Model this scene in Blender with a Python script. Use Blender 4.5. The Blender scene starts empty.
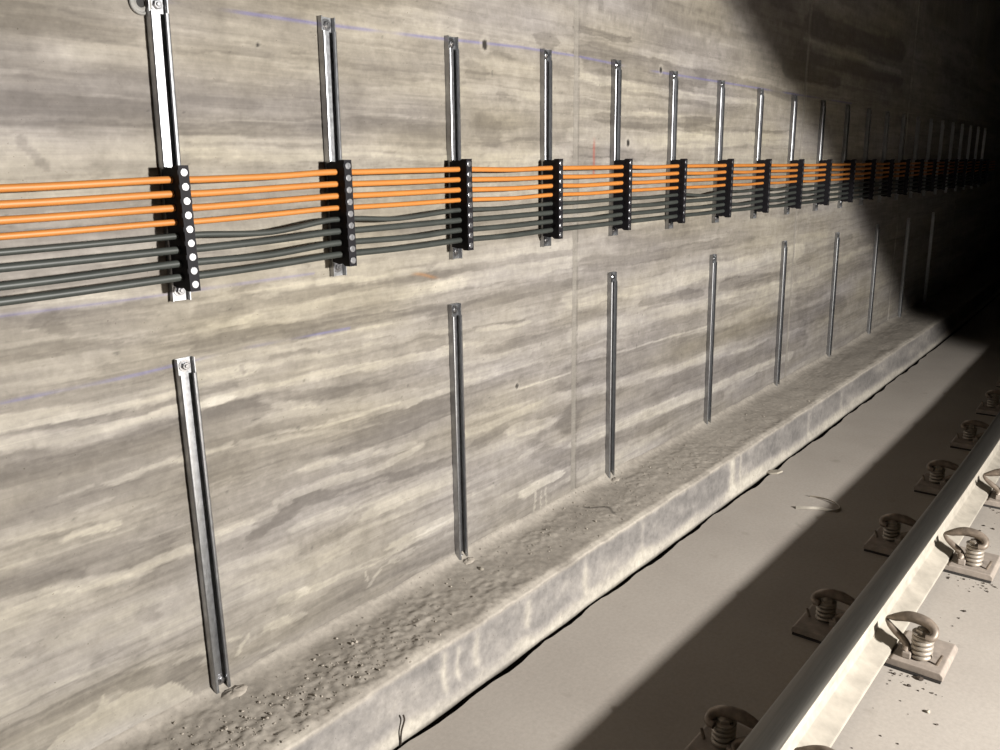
import bpy, bmesh, math, random
import numpy as np
from mathutils import Vector, Matrix

random.seed(7)
SC = bpy.context.scene
COL = SC.collection

# ------------------------------------------------------------------ layout
W = 1.51319           # distance from the camera line to the wall
KERB = 0.2487         # depth of the kerb in front of the wall
PITCH = 0.0257        # cable pitch inside the cleats


def wall_y(s):
    return W - 0.00113 * s * s / 2 + 0.00097 * s ** 3 / 6


def wall_slope(s):
    return -0.00113 * s + 0.00097 * s * s / 2


def rail_y(s):
    q = min(s, 5.0)
    y = 0.521 - 0.00915 * q * q / 2 + 0.00549 * q ** 3 / 6
    if s > 5.0:
        y += wall_y(s) - wall_y(5.0) + 0.010 * (s - 5.0)
    return y


def rail_slope(s):
    return (rail_y(s + .01) - rail_y(s - .01)) / .02


# ------------------------------------------------------------------ helpers
def link(name, bm, mat, parent=None, smooth=False, bevel=0, angle=40):
    me = bpy.data.meshes.new(name)
    bm.normal_update()
    bm.to_mesh(me)
    bm.free()
    for m in (mat if isinstance(mat, (list, tuple)) else [mat]):
        me.materials.append(m)
    if smooth:
        me.polygons.foreach_set('use_smooth', [True] * len(me.polygons))
        try:
            me.set_sharp_from_angle(angle=math.radians(angle))
        except Exception:
            pass
    o = bpy.data.objects.new(name, me)
    COL.objects.link(o)
    if parent:
        o.parent = parent
    if bevel:
        b = o.modifiers.new('bevel', 'BEVEL')
        b.width = bevel
        b.segments = 2
        b.limit_method = 'ANGLE'
    return o


def tag(o, label=None, cat=None, group=None, kind=None):
    if label: o['label'] = label
    if cat: o['category'] = cat
    if group: o['group'] = group
    if kind: o['kind'] = kind
    return o


def empty(name, loc, rz=0.0):
    o = bpy.data.objects.new(name, None)
    o.empty_display_size = 0.05
    COL.objects.link(o)
    o.location = loc
    o.rotation_euler = (0, 0, rz)
    return o


def kids(o):
    return [c for c in COL.objects if c.parent == o]


def copy_tree(o, children):
    c = o.copy()
    COL.objects.link(c)
    for ch in children.get(o, []):
        d = copy_tree(ch, children)
        d.parent = c
    return c


def child_map():
    m = {}
    for o in COL.objects:
        if o.parent:
            m.setdefault(o.parent, []).append(o)
    return m


def box(bm, x0, x1, y0, y1, z0, z1, mi=0):
    v = [bm.verts.new((x, y, z)) for x in (x0, x1) for y in (y0, y1) for z in (z0, z1)]
    for f in ((0, 1, 3, 2), (4, 6, 7, 5), (0, 4, 5, 1), (2, 3, 7, 6), (0, 2, 6, 4), (1, 5, 7, 3)):
        bm.faces.new([v[i] for i in f]).material_index = mi


def prism(bm, pts, lo, hi, axis='x', mi=0):
    """closed outline pts (a, b) swept along an axis"""
    def P(a, b, t):
        return {'x': (t, a, b), 'y': (a, t, b), 'z': (a, b, t)}[axis]
    A = [bm.verts.new(P(a, b, lo)) for a, b in pts]
    B = [bm.verts.new(P(a, b, hi)) for a, b in pts]
    n = len(pts)
    for i in range(n):
        bm.faces.new((A[i], A[(i + 1) % n], B[(i + 1) % n], B[i])).material_index = mi
    bm.faces.new(A[::-1]).material_index = mi
    bm.faces.new(B).material_index = mi
    bmesh.ops.recalc_face_normals(bm, faces=bm.faces[:])


def lathe(bm, prof, seg=24, axis='z', at=(0, 0, 0), mi=0, ph=0.0):
    """profile of (radius, height) turned about an axis; closes at radius 0"""
    rings = []
    for r, h in prof:
        ring = []
        for k in range(seg):
            a = 2 * math.pi * k / seg + ph
            c, s = r * math.cos(a), r * math.sin(a)
            p = {'z': (c, s, h), 'y': (c, h, s), 'x': (h, c, s)}[axis]
            ring.append(bm.verts.new((p[0] + at[0], p[1] + at[1], p[2] + at[2])))
        rings.append(ring)
    for a, b in zip(rings, rings[1:]):
        for k in range(seg):
            bm.faces.new((a[k], a[(k + 1) % seg], b[(k + 1) % seg], b[k])).material_index = mi
    bm.faces.new(rings[0][::-1]).material_index = mi
    bm.faces.new(rings[-1]).material_index = mi
    bmesh.ops.recalc_face_normals(bm, faces=bm.faces[:])


def tube(bm, pts, rad, seg=10, mi=0, flat=1.0):
    """round bar along a list of points; rad is a number or a list"""
    pts = [Vector(p) for p in pts]
    n = len(pts)
    rads = rad if isinstance(rad, (list, tuple)) else [rad] * n
    up = Vector((0, 0, 1))
    rings = []
    prev = None
    for i, p in enumerate(pts):
        t = (pts[min(i + 1, n - 1)] - pts[max(i - 1, 0)]).normalized()
        if prev is None:
            a = up if abs(t.z) < .9 else Vector((0, 1, 0))
            nrm = (a - t * a.dot(t)).normalized()
        else:
            nrm = (prev - t * prev.dot(t)).normalized()
        prev = nrm
        b = t.cross(nrm)
        rings.append([bm.verts.new(p + (nrm * math.cos(2 * math.pi * k / seg) * flat + b * math.sin(2 * math.pi * k / seg)) * rads[i]) for k in range(seg)])
    for a, b in zip(rings, rings[1:]):
        for k in range(seg):
            bm.faces.new((a[k], a[(k + 1) % seg], b[(k + 1) % seg], b[k])).material_index = mi
    bm.faces.new(rings[0][::-1]).material_index = mi
    bm.faces.new(rings[-1]).material_index = mi
    bmesh.ops.recalc_face_normals(bm, faces=bm.faces[:])


def spline(P, sub=6):
    """Catmull-Rom through the points"""
    P = [Vector(p) for p in P]
    out = []
    for i in range(len(P) - 1):
        p0, p1, p2, p3 = P[max(i - 1, 0)], P[i], P[i + 1], P[min(i + 2, len(P) - 1)]
        for k in range(sub):
            t = k / sub
            out.append(.5 * ((2 * p1) + (p2 - p0) * t + (2 * p0 - 5 * p1 + 4 * p2 - p3) * t * t + (3 * p1 - p0 - 3 * p2 + p3) * t ** 3))
    out.append(P[-1])
    return out


# ------------------------------------------------------------------ noise in numpy (for stains and relief)
def vnoise(x, y, seed=0):
    xi = np.floor(x).astype(np.int64); yi = np.floor(y).astype(np.int64)
    fx = x - xi; fy = y - yi
    fx = fx * fx * fx * (fx * (fx * 6 - 15) + 10); fy = fy * fy * fy * (fy * (fy * 6 - 15) + 10)

    def h(a, b):
        n = (a * 374761393 + b * 668265263 + seed * 982451653) & 0x7fffffff
        n = ((n ^ (n >> 13)) * 1274126177) & 0x7fffffff
        n = n ^ (n >> 16)
        return (n & 0xffff) / 65535.0
    return (h(xi, yi) * (1 - fx) + h(xi + 1, yi) * fx) * (1 - fy) + (h(xi, yi + 1) * (1 - fx) + h(xi + 1, yi + 1) * fx) * fy


def fbm(x, y, seed=0, octv=4, gain=.5):
    t = np.zeros_like(x); a = 1.0; s = 0.0
    for k in range(octv):
        t += a * vnoise(x * 2 ** k, y * 2 ** k, seed + k * 17)
        s += a; a *= gain
    return t / s


def sstep(a, b, x):
    t = np.clip((x - a) / (b - a), 0, 1)
    return t * t * (3 - 2 * t)


def stroke_mask(S, Z, pts, hw, feather=.16):
    """0..1 mask of a smear along a polyline in wall coordinates (metres)"""
    L = abs(pts[-1][0] - pts[0][0]); H = abs(pts[-1][1] - pts[0][1])
    k = 1.0 if (H > L or L < 3 * hw) else .4
    d2 = np.full(S.shape, 1e9)
    seq = list(zip(pts, pts[1:])) or [(pts[0], pts[0])]
    for (a, b), (c, d) in seq:
        ux, uz = (c - a) * k, d - b
        l2 = ux * ux + uz * uz + 1e-12
        px, pz = (S - a) * k, Z - b
        t = np.clip((px * ux + pz * uz) / l2, 0, 1)
        d2 = np.minimum(d2, (px - t * ux) ** 2 + (pz - t * uz) ** 2)
    return 1 - sstep(1 - feather, 1 + feather, np.sqrt(d2) / hw)


# ------------------------------------------------------------------ materials
class NT:
    def __init__(self, name):
        self.m = bpy.data.materials.new(name)
        self.m.use_nodes = True
        self.t = self.m.node_tree
        self.b = self.t.nodes['Principled BSDF']
        self.tc = self.t.nodes.new('ShaderNodeTexCoord')

    def n(self, kind, **kw):
        o = self.t.nodes.new(kind)
        for k, v in kw.items():
            setattr(o, k, v)
        return o

    def l(self, a, b):
        self.t.links.new(a, b)

    def noise(self, scale, detail=4, rough=.55, stretch=None, dist=0):
        o = self.n('ShaderNodeTexNoise')
        o.inputs['Scale'].default_value = scale
        o.inputs['Detail'].default_value = detail
        o.inputs['Roughness'].default_value = rough
        o.inputs['Distortion'].default_value = dist
        if stretch:
            mp = self.n('ShaderNodeMapping')
            mp.inputs['Scale'].default_value = stretch
            self.l(self.tc.outputs['Object'], mp.inputs['Vector'])
            self.l(mp.outputs['Vector'], o.inputs['Vector'])
        else:
            self.l(self.tc.outputs['Object'], o.inputs['Vector'])
        return o.outputs['Fac']

    def ramp(self, fac, stops):
        o = self.n('ShaderNodeValToRGB')
        e = o.color_ramp.elements
        while len(e) < len(stops):
            e.new(.5)
        for q, (p, c) in zip(e, stops):
            q.position = p
            q.color = (*c, 1)
        self.l(fac, o.inputs['Fac'])
        return o.outputs['Color']

    def mul(self, a, b, mode='MULTIPLY', fac=1.0):
        o = self.n('ShaderNodeMix', data_type='RGBA', blend_type=mode)
        if isinstance(fac, float):
            o.inputs[0].default_value = fac
        else:
            self.l(fac, o.inputs[0])
        for s, v in ((o.inputs[6], a), (o.inputs[7], b)):
            if isinstance(v, tuple):
                s.default_value = (*v, 1)
            else:
                self.l(v, s)
        return o.outputs[2]

    def bump(self, h, strength, dist=.002):
        o = self.n('ShaderNodeBump')
        o.inputs['Strength'].default_value = strength
        o.inputs['Distance'].default_value = dist
        self.l(h, o.inputs['Height'])
        self.l(o.outputs['Normal'], self.b.inputs['Normal'])

    def set(self, color=None, rough=.7, metal=0.0, spec=.5):
        if color is not None:
            if isinstance(color, tuple):
                self.b.inputs['Base Color'].default_value = (*color, 1)
            else:
                self.l(color, self.b.inputs['Base Color'])
        if isinstance(rough, float) or isinstance(rough, int):
            self.b.inputs['Roughness'].default_value = rough
        else:
            self.l(rough, self.b.inputs['Roughness'])
        self.b.inputs['Metallic'].default_value = metal
        self.b.inputs['Specular IOR Level'].default_value = spec
        return self.m


def mat_attr_concrete(name, fine=.10, spec=.25, bump=.35, grain=70, streaks=False):
    q = NT(name)
    a = q.n('ShaderNodeAttribute', attribute_name='albedo')
    g = q.ramp(q.noise(grain, 5, .65), [(.25, (1 - fine * 2,) * 3), (.75, (1 + fine,) * 3)])
    c = q.mul(a.outputs['Color'], g)
    if streaks:
        c = q.mul(c, q.ramp(q.noise(1.0, 5, .62, (3.2, 3.2, 120), .9), [(.28, (.90, .897, .892)), (.50, (.99,) * 3), (.72, (1.09, 1.087, 1.075))]))
        c = q.mul(c, q.ramp(q.noise(21, 4, .6), [(.3, (.88, .875, .865)), (.7, (1.11,) * 3)]))
    sp = q.ramp(q.noise(150, 2, .5), [(.70, (1, 1, 1)), (.76, (.55, .53, .5))])
    c = q.mul(c, sp)
    q.bump(q.noise(90, 5, .6), bump, .0015)
    return q.set(c, .82, 0, spec)


KA = .55      # every surface here is dirty: overall albedo level


def mat_simple(name, c, rough=.6, metal=0.0, var=.15, scale=30, bump=0, spec=.5, stretch=None, rvar=0):
    c = tuple(x * KA for x in c)
    q = NT(name)
    n = q.noise(scale, 4, .6, stretch)
    lo = tuple(x * (1 - var) for x in c); hi = tuple(min(x * (1 + var), 1) for x in c)
    col = q.ramp(n, [(.3, lo), (.7, hi)])
    if bump:
        q.bump(q.noise(scale * 3, 4, .6), bump, .001)
    r = rough
    if rvar:
        rr = q.ramp(q.noise(scale * 1.7, 4, .6), [(.3, (max(rough - rvar, .03),) * 3), (.7, (rough + rvar,) * 3)])
        bw = q.n('ShaderNodeRGBToBW'); q.l(rr, bw.inputs[0]); r = bw.outputs[0]
    return q.set(col, r, metal, spec)


M_WALL = mat_attr_concrete('board_marked_concrete', .08, .25, .35, 75, True)
M_KERB = mat_attr_concrete('dusty_kerb_concrete', .14, .2, .5, 55)
M_FLOOR = None
M_ZINC = mat_simple('galvanised_steel', (.62, .63, .65), .36, 1.0, .14, 60, 0, .5, None, .05)
M_BOLT = mat_simple('zinc_plated_bolt', (.7, .7, .72), .28, 1.0, .1, 80)
M_SCREW = mat_simple('dull_zinc_screw', (.55, .55, .57), .36, 1.0, .15, 80)
M_PLASTIC = mat_simple('black_plastic', (.014, .013, .016), .6, 0, .2, 40, 0, .12)
M_ORANGE = mat_simple('orange_cable_sheath', (.62, .228, .044), .5, 0, .06, 12, 0, .4)
M_GREY = mat_simple('dark_grey_cable_sheath', (.056, .062, .056), .46, 0, .18, 14, 0, .3)
M_RAILSIDE = mat_simple('dust_covered_rail_steel', (.50, .455, .385), .75, 0, .2, 16, .3, .3)
M_RAILTOP = mat_simple('worn_rail_head_steel', (.24, .225, .2), .40, .86, .12, 20, 0, .5, (.4, 12, 12))
M_PLATE = mat_simple('dusty_base_plate_steel', (.40, .34, .29), .7, 0, .2, 35, .3, .35)
M_SPRING = mat_simple('dusty_spring_steel', (.52, .455, .38), .45, .4, .25, 50, .2, .5)
M_CLIP = mat_simple('rust_brown_clip_steel', (.33, .265, .21), .5, .3, .35, 45, .2, .5)
M_RUBBER = mat_simple('dark_rubber_pad', (.035, .03, .027), .8, 0, .3, 40)
M_SHELL = mat_simple('tunnel_lining_concrete', (.075, .068, .058), .9, 0, .2, 3, .2, .1)
M_DUST = mat_simple('mortar_dust', (.46, .41, .35), .9, 0, .25, 60, .5, .1)
M_CHIP = mat_simple('pale_mortar_chip', (.52, .47, .39), .85, 0, .15, 50, .4, .2)
M_STRAP = mat_simple('galvanised_strap_offcut', (.72, .66, .56), .35, .6, .15, 60)
M_WIRE = mat_simple('rusty_tie_wire', (.09, .07, .055), .6, .5, .3, 60)
M_PLUG = mat_simple('grey_tie_hole_plug', (.3, .29, .27), .7, 0, .15, 60, .2)
M_HOLE = mat_simple('black_hole_liner', (.012, .011, .01), .8, 0, .2, 40)

q = NT('smooth_dusty_slab')
c1 = q.ramp(q.noise(1.7, 5, .6), [(.3, (.285, .256, .226)), (.7, (.342, .311, .277))])
c2 = q.ramp(q.noise(90, 4, .7), [(.2, (.86,) * 3), (.7, (1.05,) * 3)])
c3 = q.ramp(q.noise(9, 3, .5), [(.22, (.8, .79, .78)), (.34, (1.0,) * 3)])
cc = q.mul(q.mul(c1, c2), c3)
q.bump(q.noise(60, 5, .6), .2, .0015)
M_FLOOR = q.set(cc, .8, 0, .2)

# ------------------------------------------------------------------ wall stains, in wall metres (along, up), half height, tone
STROKES = [
(((0.614,1.552),(0.792,1.548)),0.0233,-0.5),
(((0.603,1.476),(0.862,1.51)),0.0174,0.3),
(((0.592,1.405),(0.849,1.41)),0.0248,-0.6),
(((0.615,1.457),(0.694,1.455)),0.0032,-0.3),
(((0.584,1.348),(0.841,1.342)),0.0287,0.4),
(((0.613,1.356),(0.649,1.311)),0.0082,-0.6),
(((0.94,1.49),(1.227,1.501)),0.0288,0.25),
(((0.927,1.38),(1.231,1.387)),0.0169,-0.6),
(((0.924,1.443),(1.068,1.432)),0.0117,-0.3),
(((0.925,1.357),(1.229,1.366)),0.0085,0.5),
(((0.943,1.327),(1.24,1.334)),0.015,0.5),
(((1.154,1.565),(1.219,1.567)),0.0202,-0.3),
(((1.306,1.621),(1.664,1.658)),0.0282,0.3),
(((1.299,1.533),(1.499,1.52)),0.0182,-0.3),
(((1.309,1.475),(1.638,1.482)),0.0194,0.3),
(((1.317,1.4),(1.652,1.392)),0.0173,-0.45),
(((1.32,1.43),(1.653,1.419)),0.0039,0.4),
(((1.298,1.345),(1.65,1.342)),0.015,0.4),
(((1.448,1.341),(1.467,1.339)),0.0094,-0.5),
(((1.3,1.36),(1.632,1.362)),0.004,-0.3),
(((1.764,1.557),(1.813,1.55)),0.0254,-0.45),
(((1.801,1.411),(1.852,1.394)),0.0345,-0.5),
(((1.876,1.49),(1.893,1.491)),0.0105,-0.5),
(((1.714,1.486),(2.066,1.519)),0.0221,0.2),
(((1.708,1.335),(2.066,1.327)),0.023,0.4),
(((1.709,1.366),(2.066,1.376)),0.0046,-0.4),
(((2.077,1.662),(2.126,1.656)),0.022,-0.6),
(((2.168,1.588),(2.237,1.581)),0.0173,-0.5),
(((1.861,1.61),(1.936,1.601)),0.0057,-0.5),
(((2.385,1.77),(3.003,1.777),(3.775,1.778)),0.0273,0.3),
(((2.426,1.772),(2.774,1.766),(3.262,1.775)),0.0081,-0.6),
(((2.262,1.704),(2.416,1.703),(2.553,1.701)),0.0119,-0.9),
(((2.302,1.65),(2.448,1.649),(2.711,1.636),(3.101,1.623)),0.026,-0.8),
(((2.331,1.609),(2.512,1.595),(3.019,1.593)),0.0186,-0.7),
(((3.098,1.645),(3.687,1.622),(4.114,1.612)),0.0205,-0.6),
(((2.275,1.575),(2.646,1.553),(3.697,1.561)),0.013,0.7),
(((2.305,1.518),(3.111,1.514)),0.0147,0.2),
(((2.277,1.493),(2.516,1.498)),0.0095,-0.3),
(((2.277,1.457),(2.518,1.463),(2.948,1.472)),0.0159,0.6),
(((2.412,1.447),(2.652,1.445),(3.205,1.466)),0.0199,-0.8),
(((3.033,1.438),(3.256,1.421)),0.0154,-0.8),
(((3.348,1.443),(4.083,1.434)),0.0091,-0.5),
(((2.278,1.388),(4.088,1.411)),0.0275,0.6),
(((2.279,1.337),(2.658,1.338)),0.0169,-0.6),
(((2.728,1.348),(3.129,1.335)),0.0152,-0.4),
(((2.631,1.837),(3.081,1.827),(3.654,1.835)),0.0414,-0.35),
(((2.384,1.804),(2.391,1.776)),0.0145,-0.4),
(((3.74,1.984),(4.148,1.776)),0.0962,-0.6),
(((4.026,1.731),(4.681,1.712)),0.0341,-0.9),
(((4.209,1.87),(4.894,1.864),(5.942,1.855)),0.0148,0.6),
(((4.318,1.949),(5.897,1.97)),0.0568,-0.9),
(((4.144,1.793),(5.961,1.808)),0.0293,-0.9),
(((0.546,1.089),(0.829,1.078)),0.0095,0.4),
(((0.713,1.077),(1.006,1.061)),0.0062,0.3),
(((0.544,1.079),(0.575,1.075)),0.0084,-0.5),
(((0.624,1.05),(0.649,1.032)),0.0177,-0.6),
(((0.673,1.05),(0.764,1.037)),0.0112,-0.3),
(((0.538,1.036),(0.635,1.025)),0.014,0.3),
(((0.703,1.005),(0.861,0.992),(1,1.002)),0.0079,0.45),
(((0.533,0.999),(0.613,0.993),(0.72,0.992),(0.882,0.979)),0.0129,-0.5),
(((0.528,0.969),(0.661,0.964)),0.0108,0.15),
(((0.522,0.923),(0.655,0.917),(0.831,0.919)),0.0182,-0.5),
(((0.517,0.889),(0.687,0.879),(0.838,0.881),(0.988,0.888)),0.0161,0.7),
(((0.529,0.864),(0.684,0.857),(0.867,0.853),(0.973,0.856)),0.0061,-0.5),
(((0.511,0.851),(0.681,0.838),(0.832,0.836)),0.0132,0.7),
(((0.899,0.829),(0.946,0.831)),0.0085,0.7),
(((0.505,0.811),(0.658,0.805),(0.839,0.797),(0.979,0.795)),0.0287,-0.6),
(((0.701,0.727),(0.831,0.731),(0.928,0.73)),0.0062,0.8),
(((0.603,0.734),(0.649,0.735)),0.0038,0.6),
(((0.625,0.697),(0.682,0.7)),0.0039,0.5),
(((0.604,0.649),(0.679,0.642)),0.0079,0.9),
(((0.479,0.635),(0.58,0.63),(0.713,0.625)),0.0023,0.6),
(((0.485,0.671),(0.567,0.659),(0.639,0.662)),0.0065,-0.6),
(((0.486,0.68),(0.586,0.671)),0.0037,0.3),
(((0.498,0.759),(0.873,0.702)),0.0532,-0.3),
(((0.474,0.599),(0.593,0.589),(0.748,0.574)),0.023,-0.45),
(((0.553,0.561),(0.682,0.542),(0.844,0.544),(0.953,0.55)),0.0131,0.7),
(((0.641,0.528),(0.854,0.529)),0.0026,-0.6),
(((0.474,0.599),(0.573,0.577)),0.0152,-0.5),
(((0.465,0.536),(0.566,0.529),(0.66,0.53)),0.0192,0.5),
(((0.461,0.508),(0.819,0.428)),0.0442,0.2),
(((0.53,0.521),(0.547,0.516)),0.0115,-0.4),
(((0.5,0.455),(0.523,0.451)),0.0154,-0.5),
(((0.718,0.437),(0.743,0.43)),0.0171,-0.4),
(((0.641,0.381),(0.682,0.378)),0.0126,-0.4),
(((0.656,0.336),(0.741,0.337),(0.842,0.322)),0.0033,-0.5),
(((0.527,0.372),(0.679,0.357)),0.0063,0.3),
(((0.432,0.313),(0.537,0.314),(0.653,0.315),(0.801,0.276)),0.0169,-0.8),
(((0.78,0.294),(0.843,0.286)),0.0046,0.7),
(((0.914,0.25),(0.947,0.284)),0.0048,0.8),
(((0.901,0.294),(0.926,0.289)),0.0036,0.6),
(((0.901,0.168),(0.965,0.198)),0.0099,0.5),
(((0.992,0.28),(1.091,0.268)),0.0077,0.7),
(((1.039,0.331),(1.096,0.327)),0.0101,0.6),
(((0.969,0.235),(1.015,0.225)),0.005,0.5),
(((0.927,0.417),(0.992,0.414)),0.0071,0.4),
(((1.067,1.053),(1.217,1.054),(1.542,1.048)),0.0113,0.5),
(((0.91,1.032),(1.053,1.04),(1.274,1.035),(1.656,1.031)),0.0116,-0.45),
(((1.018,1.055),(1.068,1.055)),0.0085,-0.5),
(((1.049,0.995),(1.212,1.001),(1.4,1.013),(1.675,0.994)),0.0196,0.7),
(((0.929,1.004),(1.024,1.001)),0.0085,0.4),
(((0.913,0.959),(1.046,0.969),(1.237,0.944),(1.464,0.942),(1.672,0.931)),0.0164,-0.55),
(((1.149,0.93),(1.328,0.925),(1.428,0.927)),0.0036,0.6),
(((0.897,0.92),(1.148,0.919)),0.0114,0.3),
(((0.894,0.89),(1.039,0.891),(1.263,0.887),(1.65,0.874)),0.0072,0.4),
(((1.066,0.904),(1.326,0.895),(1.649,0.86)),0.0073,-0.4),
(((0.887,0.828),(0.946,0.831),(1.033,0.838),(1.229,0.84),(1.457,0.821),(1.668,0.821)),0.0095,0.7),
(((0.908,0.806),(1.111,0.81),(1.418,0.768)),0.0138,-0.5),
(((0.991,0.896),(0.995,0.886)),0.0064,-0.8),
(((1.219,0.724),(1.45,0.708),(1.643,0.712)),0.0066,0.5),
(((1.056,0.801),(1.164,0.774)),0.0071,0.5),
(((0.89,0.751),(1.132,0.734),(1.449,0.689),(1.641,0.664)),0.0187,-0.55),
(((0.972,0.734),(1.076,0.731),(1.218,0.712),(1.38,0.716),(1.451,0.716)),0.0037,0.7),
(((0.894,0.684),(1.127,0.675),(1.446,0.641),(1.639,0.635)),0.0242,-0.5),
(((1.08,0.628),(1.212,0.631),(1.445,0.622),(1.639,0.621)),0.0081,0.3),
(((1.151,0.623),(1.226,0.622)),0.01,0.6),
(((1.29,0.616),(1.339,0.616)),0.013,0.5),
(((1.356,0.606),(1.48,0.591)),0.0082,0.5),
(((1.076,0.58),(1.238,0.572),(1.336,0.563),(1.517,0.575)),0.0105,0.7),
(((1.002,0.52),(1.116,0.555),(1.251,0.536),(1.439,0.519),(1.634,0.495)),0.0128,-0.7),
(((1.251,0.536),(1.403,0.521)),0.0054,0.5),
(((0.893,0.56),(1.033,0.563)),0.0094,0.7),
(((1.111,0.494),(1.247,0.485)),0.0103,0.6),
(((1.294,0.455),(1.589,0.428),(1.631,0.445)),0.0235,0.5),
(((1.134,0.421),(1.242,0.42),(1.294,0.455)),0.0131,-0.5),
(((0.908,0.473),(1.077,0.443)),0.0122,0.5),
(((1.409,0.33),(1.648,0.323)),0.0107,0.8),
(((1.284,0.313),(1.646,0.287)),0.0046,-0.6),
(((1.096,0.327),(1.353,0.308),(1.648,0.317)),0.0084,0.7),
(((1.121,0.268),(1.351,0.266),(1.623,0.248)),0.0252,-0.5),
(((1.3,0.295),(1.309,0.269)),0.0028,0.9),
(((1.307,0.25),(1.351,0.28)),0.0028,0.9),
(((1.37,0.287),(1.406,0.281)),0.0043,0.8),
(((1.083,0.178),(1.208,0.187),(1.495,0.161),(1.62,0.171)),0.018,0.6),
(((1.637,1.052),(2.014,1.06),(2.226,1.065)),0.0149,0.5),
(((1.617,1.027),(1.87,1.038),(2.227,1.036)),0.0114,-0.4),
(((1.615,1.001),(1.869,1.001),(2.227,1.005)),0.0202,0.5),
(((1.612,0.921),(1.868,0.934),(2.228,0.93)),0.0175,-0.55),
(((1.691,0.881),(2.012,0.873)),0.0123,0.4),
(((1.754,0.866),(1.987,0.852)),0.0031,-0.6),
(((1.775,0.854),(2.012,0.842)),0.0078,0.7),
(((1.689,0.825),(1.913,0.814),(2.229,0.792)),0.0045,0.5),
(((1.819,0.803),(2.23,0.782)),0.02,-0.5),
(((1.687,0.783),(1.864,0.774),(2.23,0.732)),0.012,0.3),
(((1.685,0.726),(2.231,0.692)),0.0051,0.5),
(((1.959,0.641),(2.231,0.637)),0.0034,0.9),
(((1.724,0.629),(2.01,0.61),(2.174,0.598)),0.0194,-0.45),
(((1.7,0.561),(1.86,0.566),(2.232,0.561)),0.0125,0.5),
(((1.932,0.516),(2.09,0.492)),0.0203,0.7),
(((1.72,0.51),(1.859,0.535)),0.0157,-0.4),
(((2.09,0.441),(2.221,0.459)),0.0352,-0.6),
(((1.718,0.449),(2.008,0.43),(2.235,0.331)),0.0267,-0.45),
(((1.982,0.42),(2.062,0.425)),0.0102,0.6),
(((1.693,0.37),(1.807,0.365)),0.0048,0.6),
(((1.879,0.313),(2.089,0.31)),0.0105,0.5),
(((1.991,0.293),(2.062,0.295),(2.146,0.293)),0.0174,1.2),
(((2.034,0.279),(2.033,0.164)),0.0042,0.9),
(((2.067,0.268),(2.067,0.159)),0.0036,0.9),
(((2.095,0.274),(2.095,0.156)),0.0036,0.9),
(((1.691,0.318),(1.954,0.295),(2.235,0.295)),0.0135,0.3),
(((1.712,0.263),(2.236,0.221)),0.0295,-0.3),
(((1.687,0.192),(2.236,0.184)),0.0148,0.5),
(((2.273,0.99),(2.407,0.988),(3.165,0.974),(3.674,0.968)),0.0203,-0.5),
(((2.568,1.049),(3.07,1.032)),0.0394,-0.3),
(((2.275,0.875),(2.541,0.877),(3.269,0.865),(4.335,0.869)),0.0339,0.6),
(((2.722,0.818),(3.182,0.796)),0.0168,-0.6),
(((3.426,0.797),(4.075,0.767)),0.0252,-0.6),
(((2.289,0.756),(2.764,0.755),(3.383,0.732),(4.225,0.7)),0.0266,0.5),
(((2.288,0.814),(2.544,0.798)),0.0145,-0.4),
(((2.29,0.663),(2.55,0.651),(3.294,0.636)),0.0037,0.8),
(((2.291,0.618),(2.697,0.594),(4.122,0.509),(5.095,0.48)),0.0529,-0.6),
(((2.292,0.548),(2.778,0.52),(3.308,0.502),(4.419,0.463)),0.0226,0.5),
(((2.294,0.477),(2.704,0.456),(3.316,0.424),(4.436,0.379)),0.0505,-0.65),
(((2.295,0.386),(2.787,0.369),(3.324,0.35),(4.298,0.321)),0.0232,0.8),
(((2.296,0.332),(2.712,0.315),(3.434,0.294)),0.0245,-0.5),
(((2.329,0.267),(3.24,0.202)),0.0374,0.2),
(((4.348,0.806),(5.179,0.869)),0.0239,-0.5),
(((4.39,0.602),(5.663,0.663)),0.0331,-0.5),
(((4.368,0.71),(5.626,0.774)),0.0194,0.4),
]
PATCHES = [[(0.501,0.255),(0.532,0.278),(0.599,0.282),(0.618,0.311),(0.629,0.289),(0.666,0.292),(0.711,0.272),(0.754,0.267),(0.796,0.225),(0.814,0.178),(0.754,0.164),(0.696,0.150),(0.674,0.147)]]


def grid_mesh(name, A, B, pos, rgb, mat, kind='structure'):
    """grid over parameters A x B with per-point position and albedo arrays (len(A), len(B), 3)"""
    na, nb = len(A), len(B)
    me = bpy.data.meshes.new(name)
    idx = np.arange(na * nb).reshape(na, nb)
    q4 = np.stack([idx[:-1, :-1], idx[1:, :-1], idx[1:, 1:], idx[:-1, 1:]], -1).reshape(-1)
    nf = (na - 1) * (nb - 1)
    me.vertices.add(na * nb)
    me.vertices.foreach_set('co', pos.reshape(-1).astype(np.float32))
    me.loops.add(nf * 4)
    me.loops.foreach_set('vertex_index', q4.astype(np.int32))
    me.polygons.add(nf)
    me.polygons.foreach_set('loop_start', (np.arange(nf) * 4).astype(np.int32))
    me.update(calc_edges=True)
    me.polygons.foreach_set('use_smooth', np.ones(nf, dtype=bool))
    at = me.attributes.new('albedo', 'FLOAT_COLOR', 'POINT')
    at.data.foreach_set('color', np.concatenate([rgb * KA, np.ones((na, nb, 1))], -1).reshape(-1).astype(np.float32))
    me.materials.append(mat)
    o = bpy.data.objects.new(name, me)
    COL.objects.link(o)
    o['kind'] = kind
    return o


JOINTS = [0.26, 2.258, 4.25, 6.25, 8.25, 10.25, 12.25]

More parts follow.
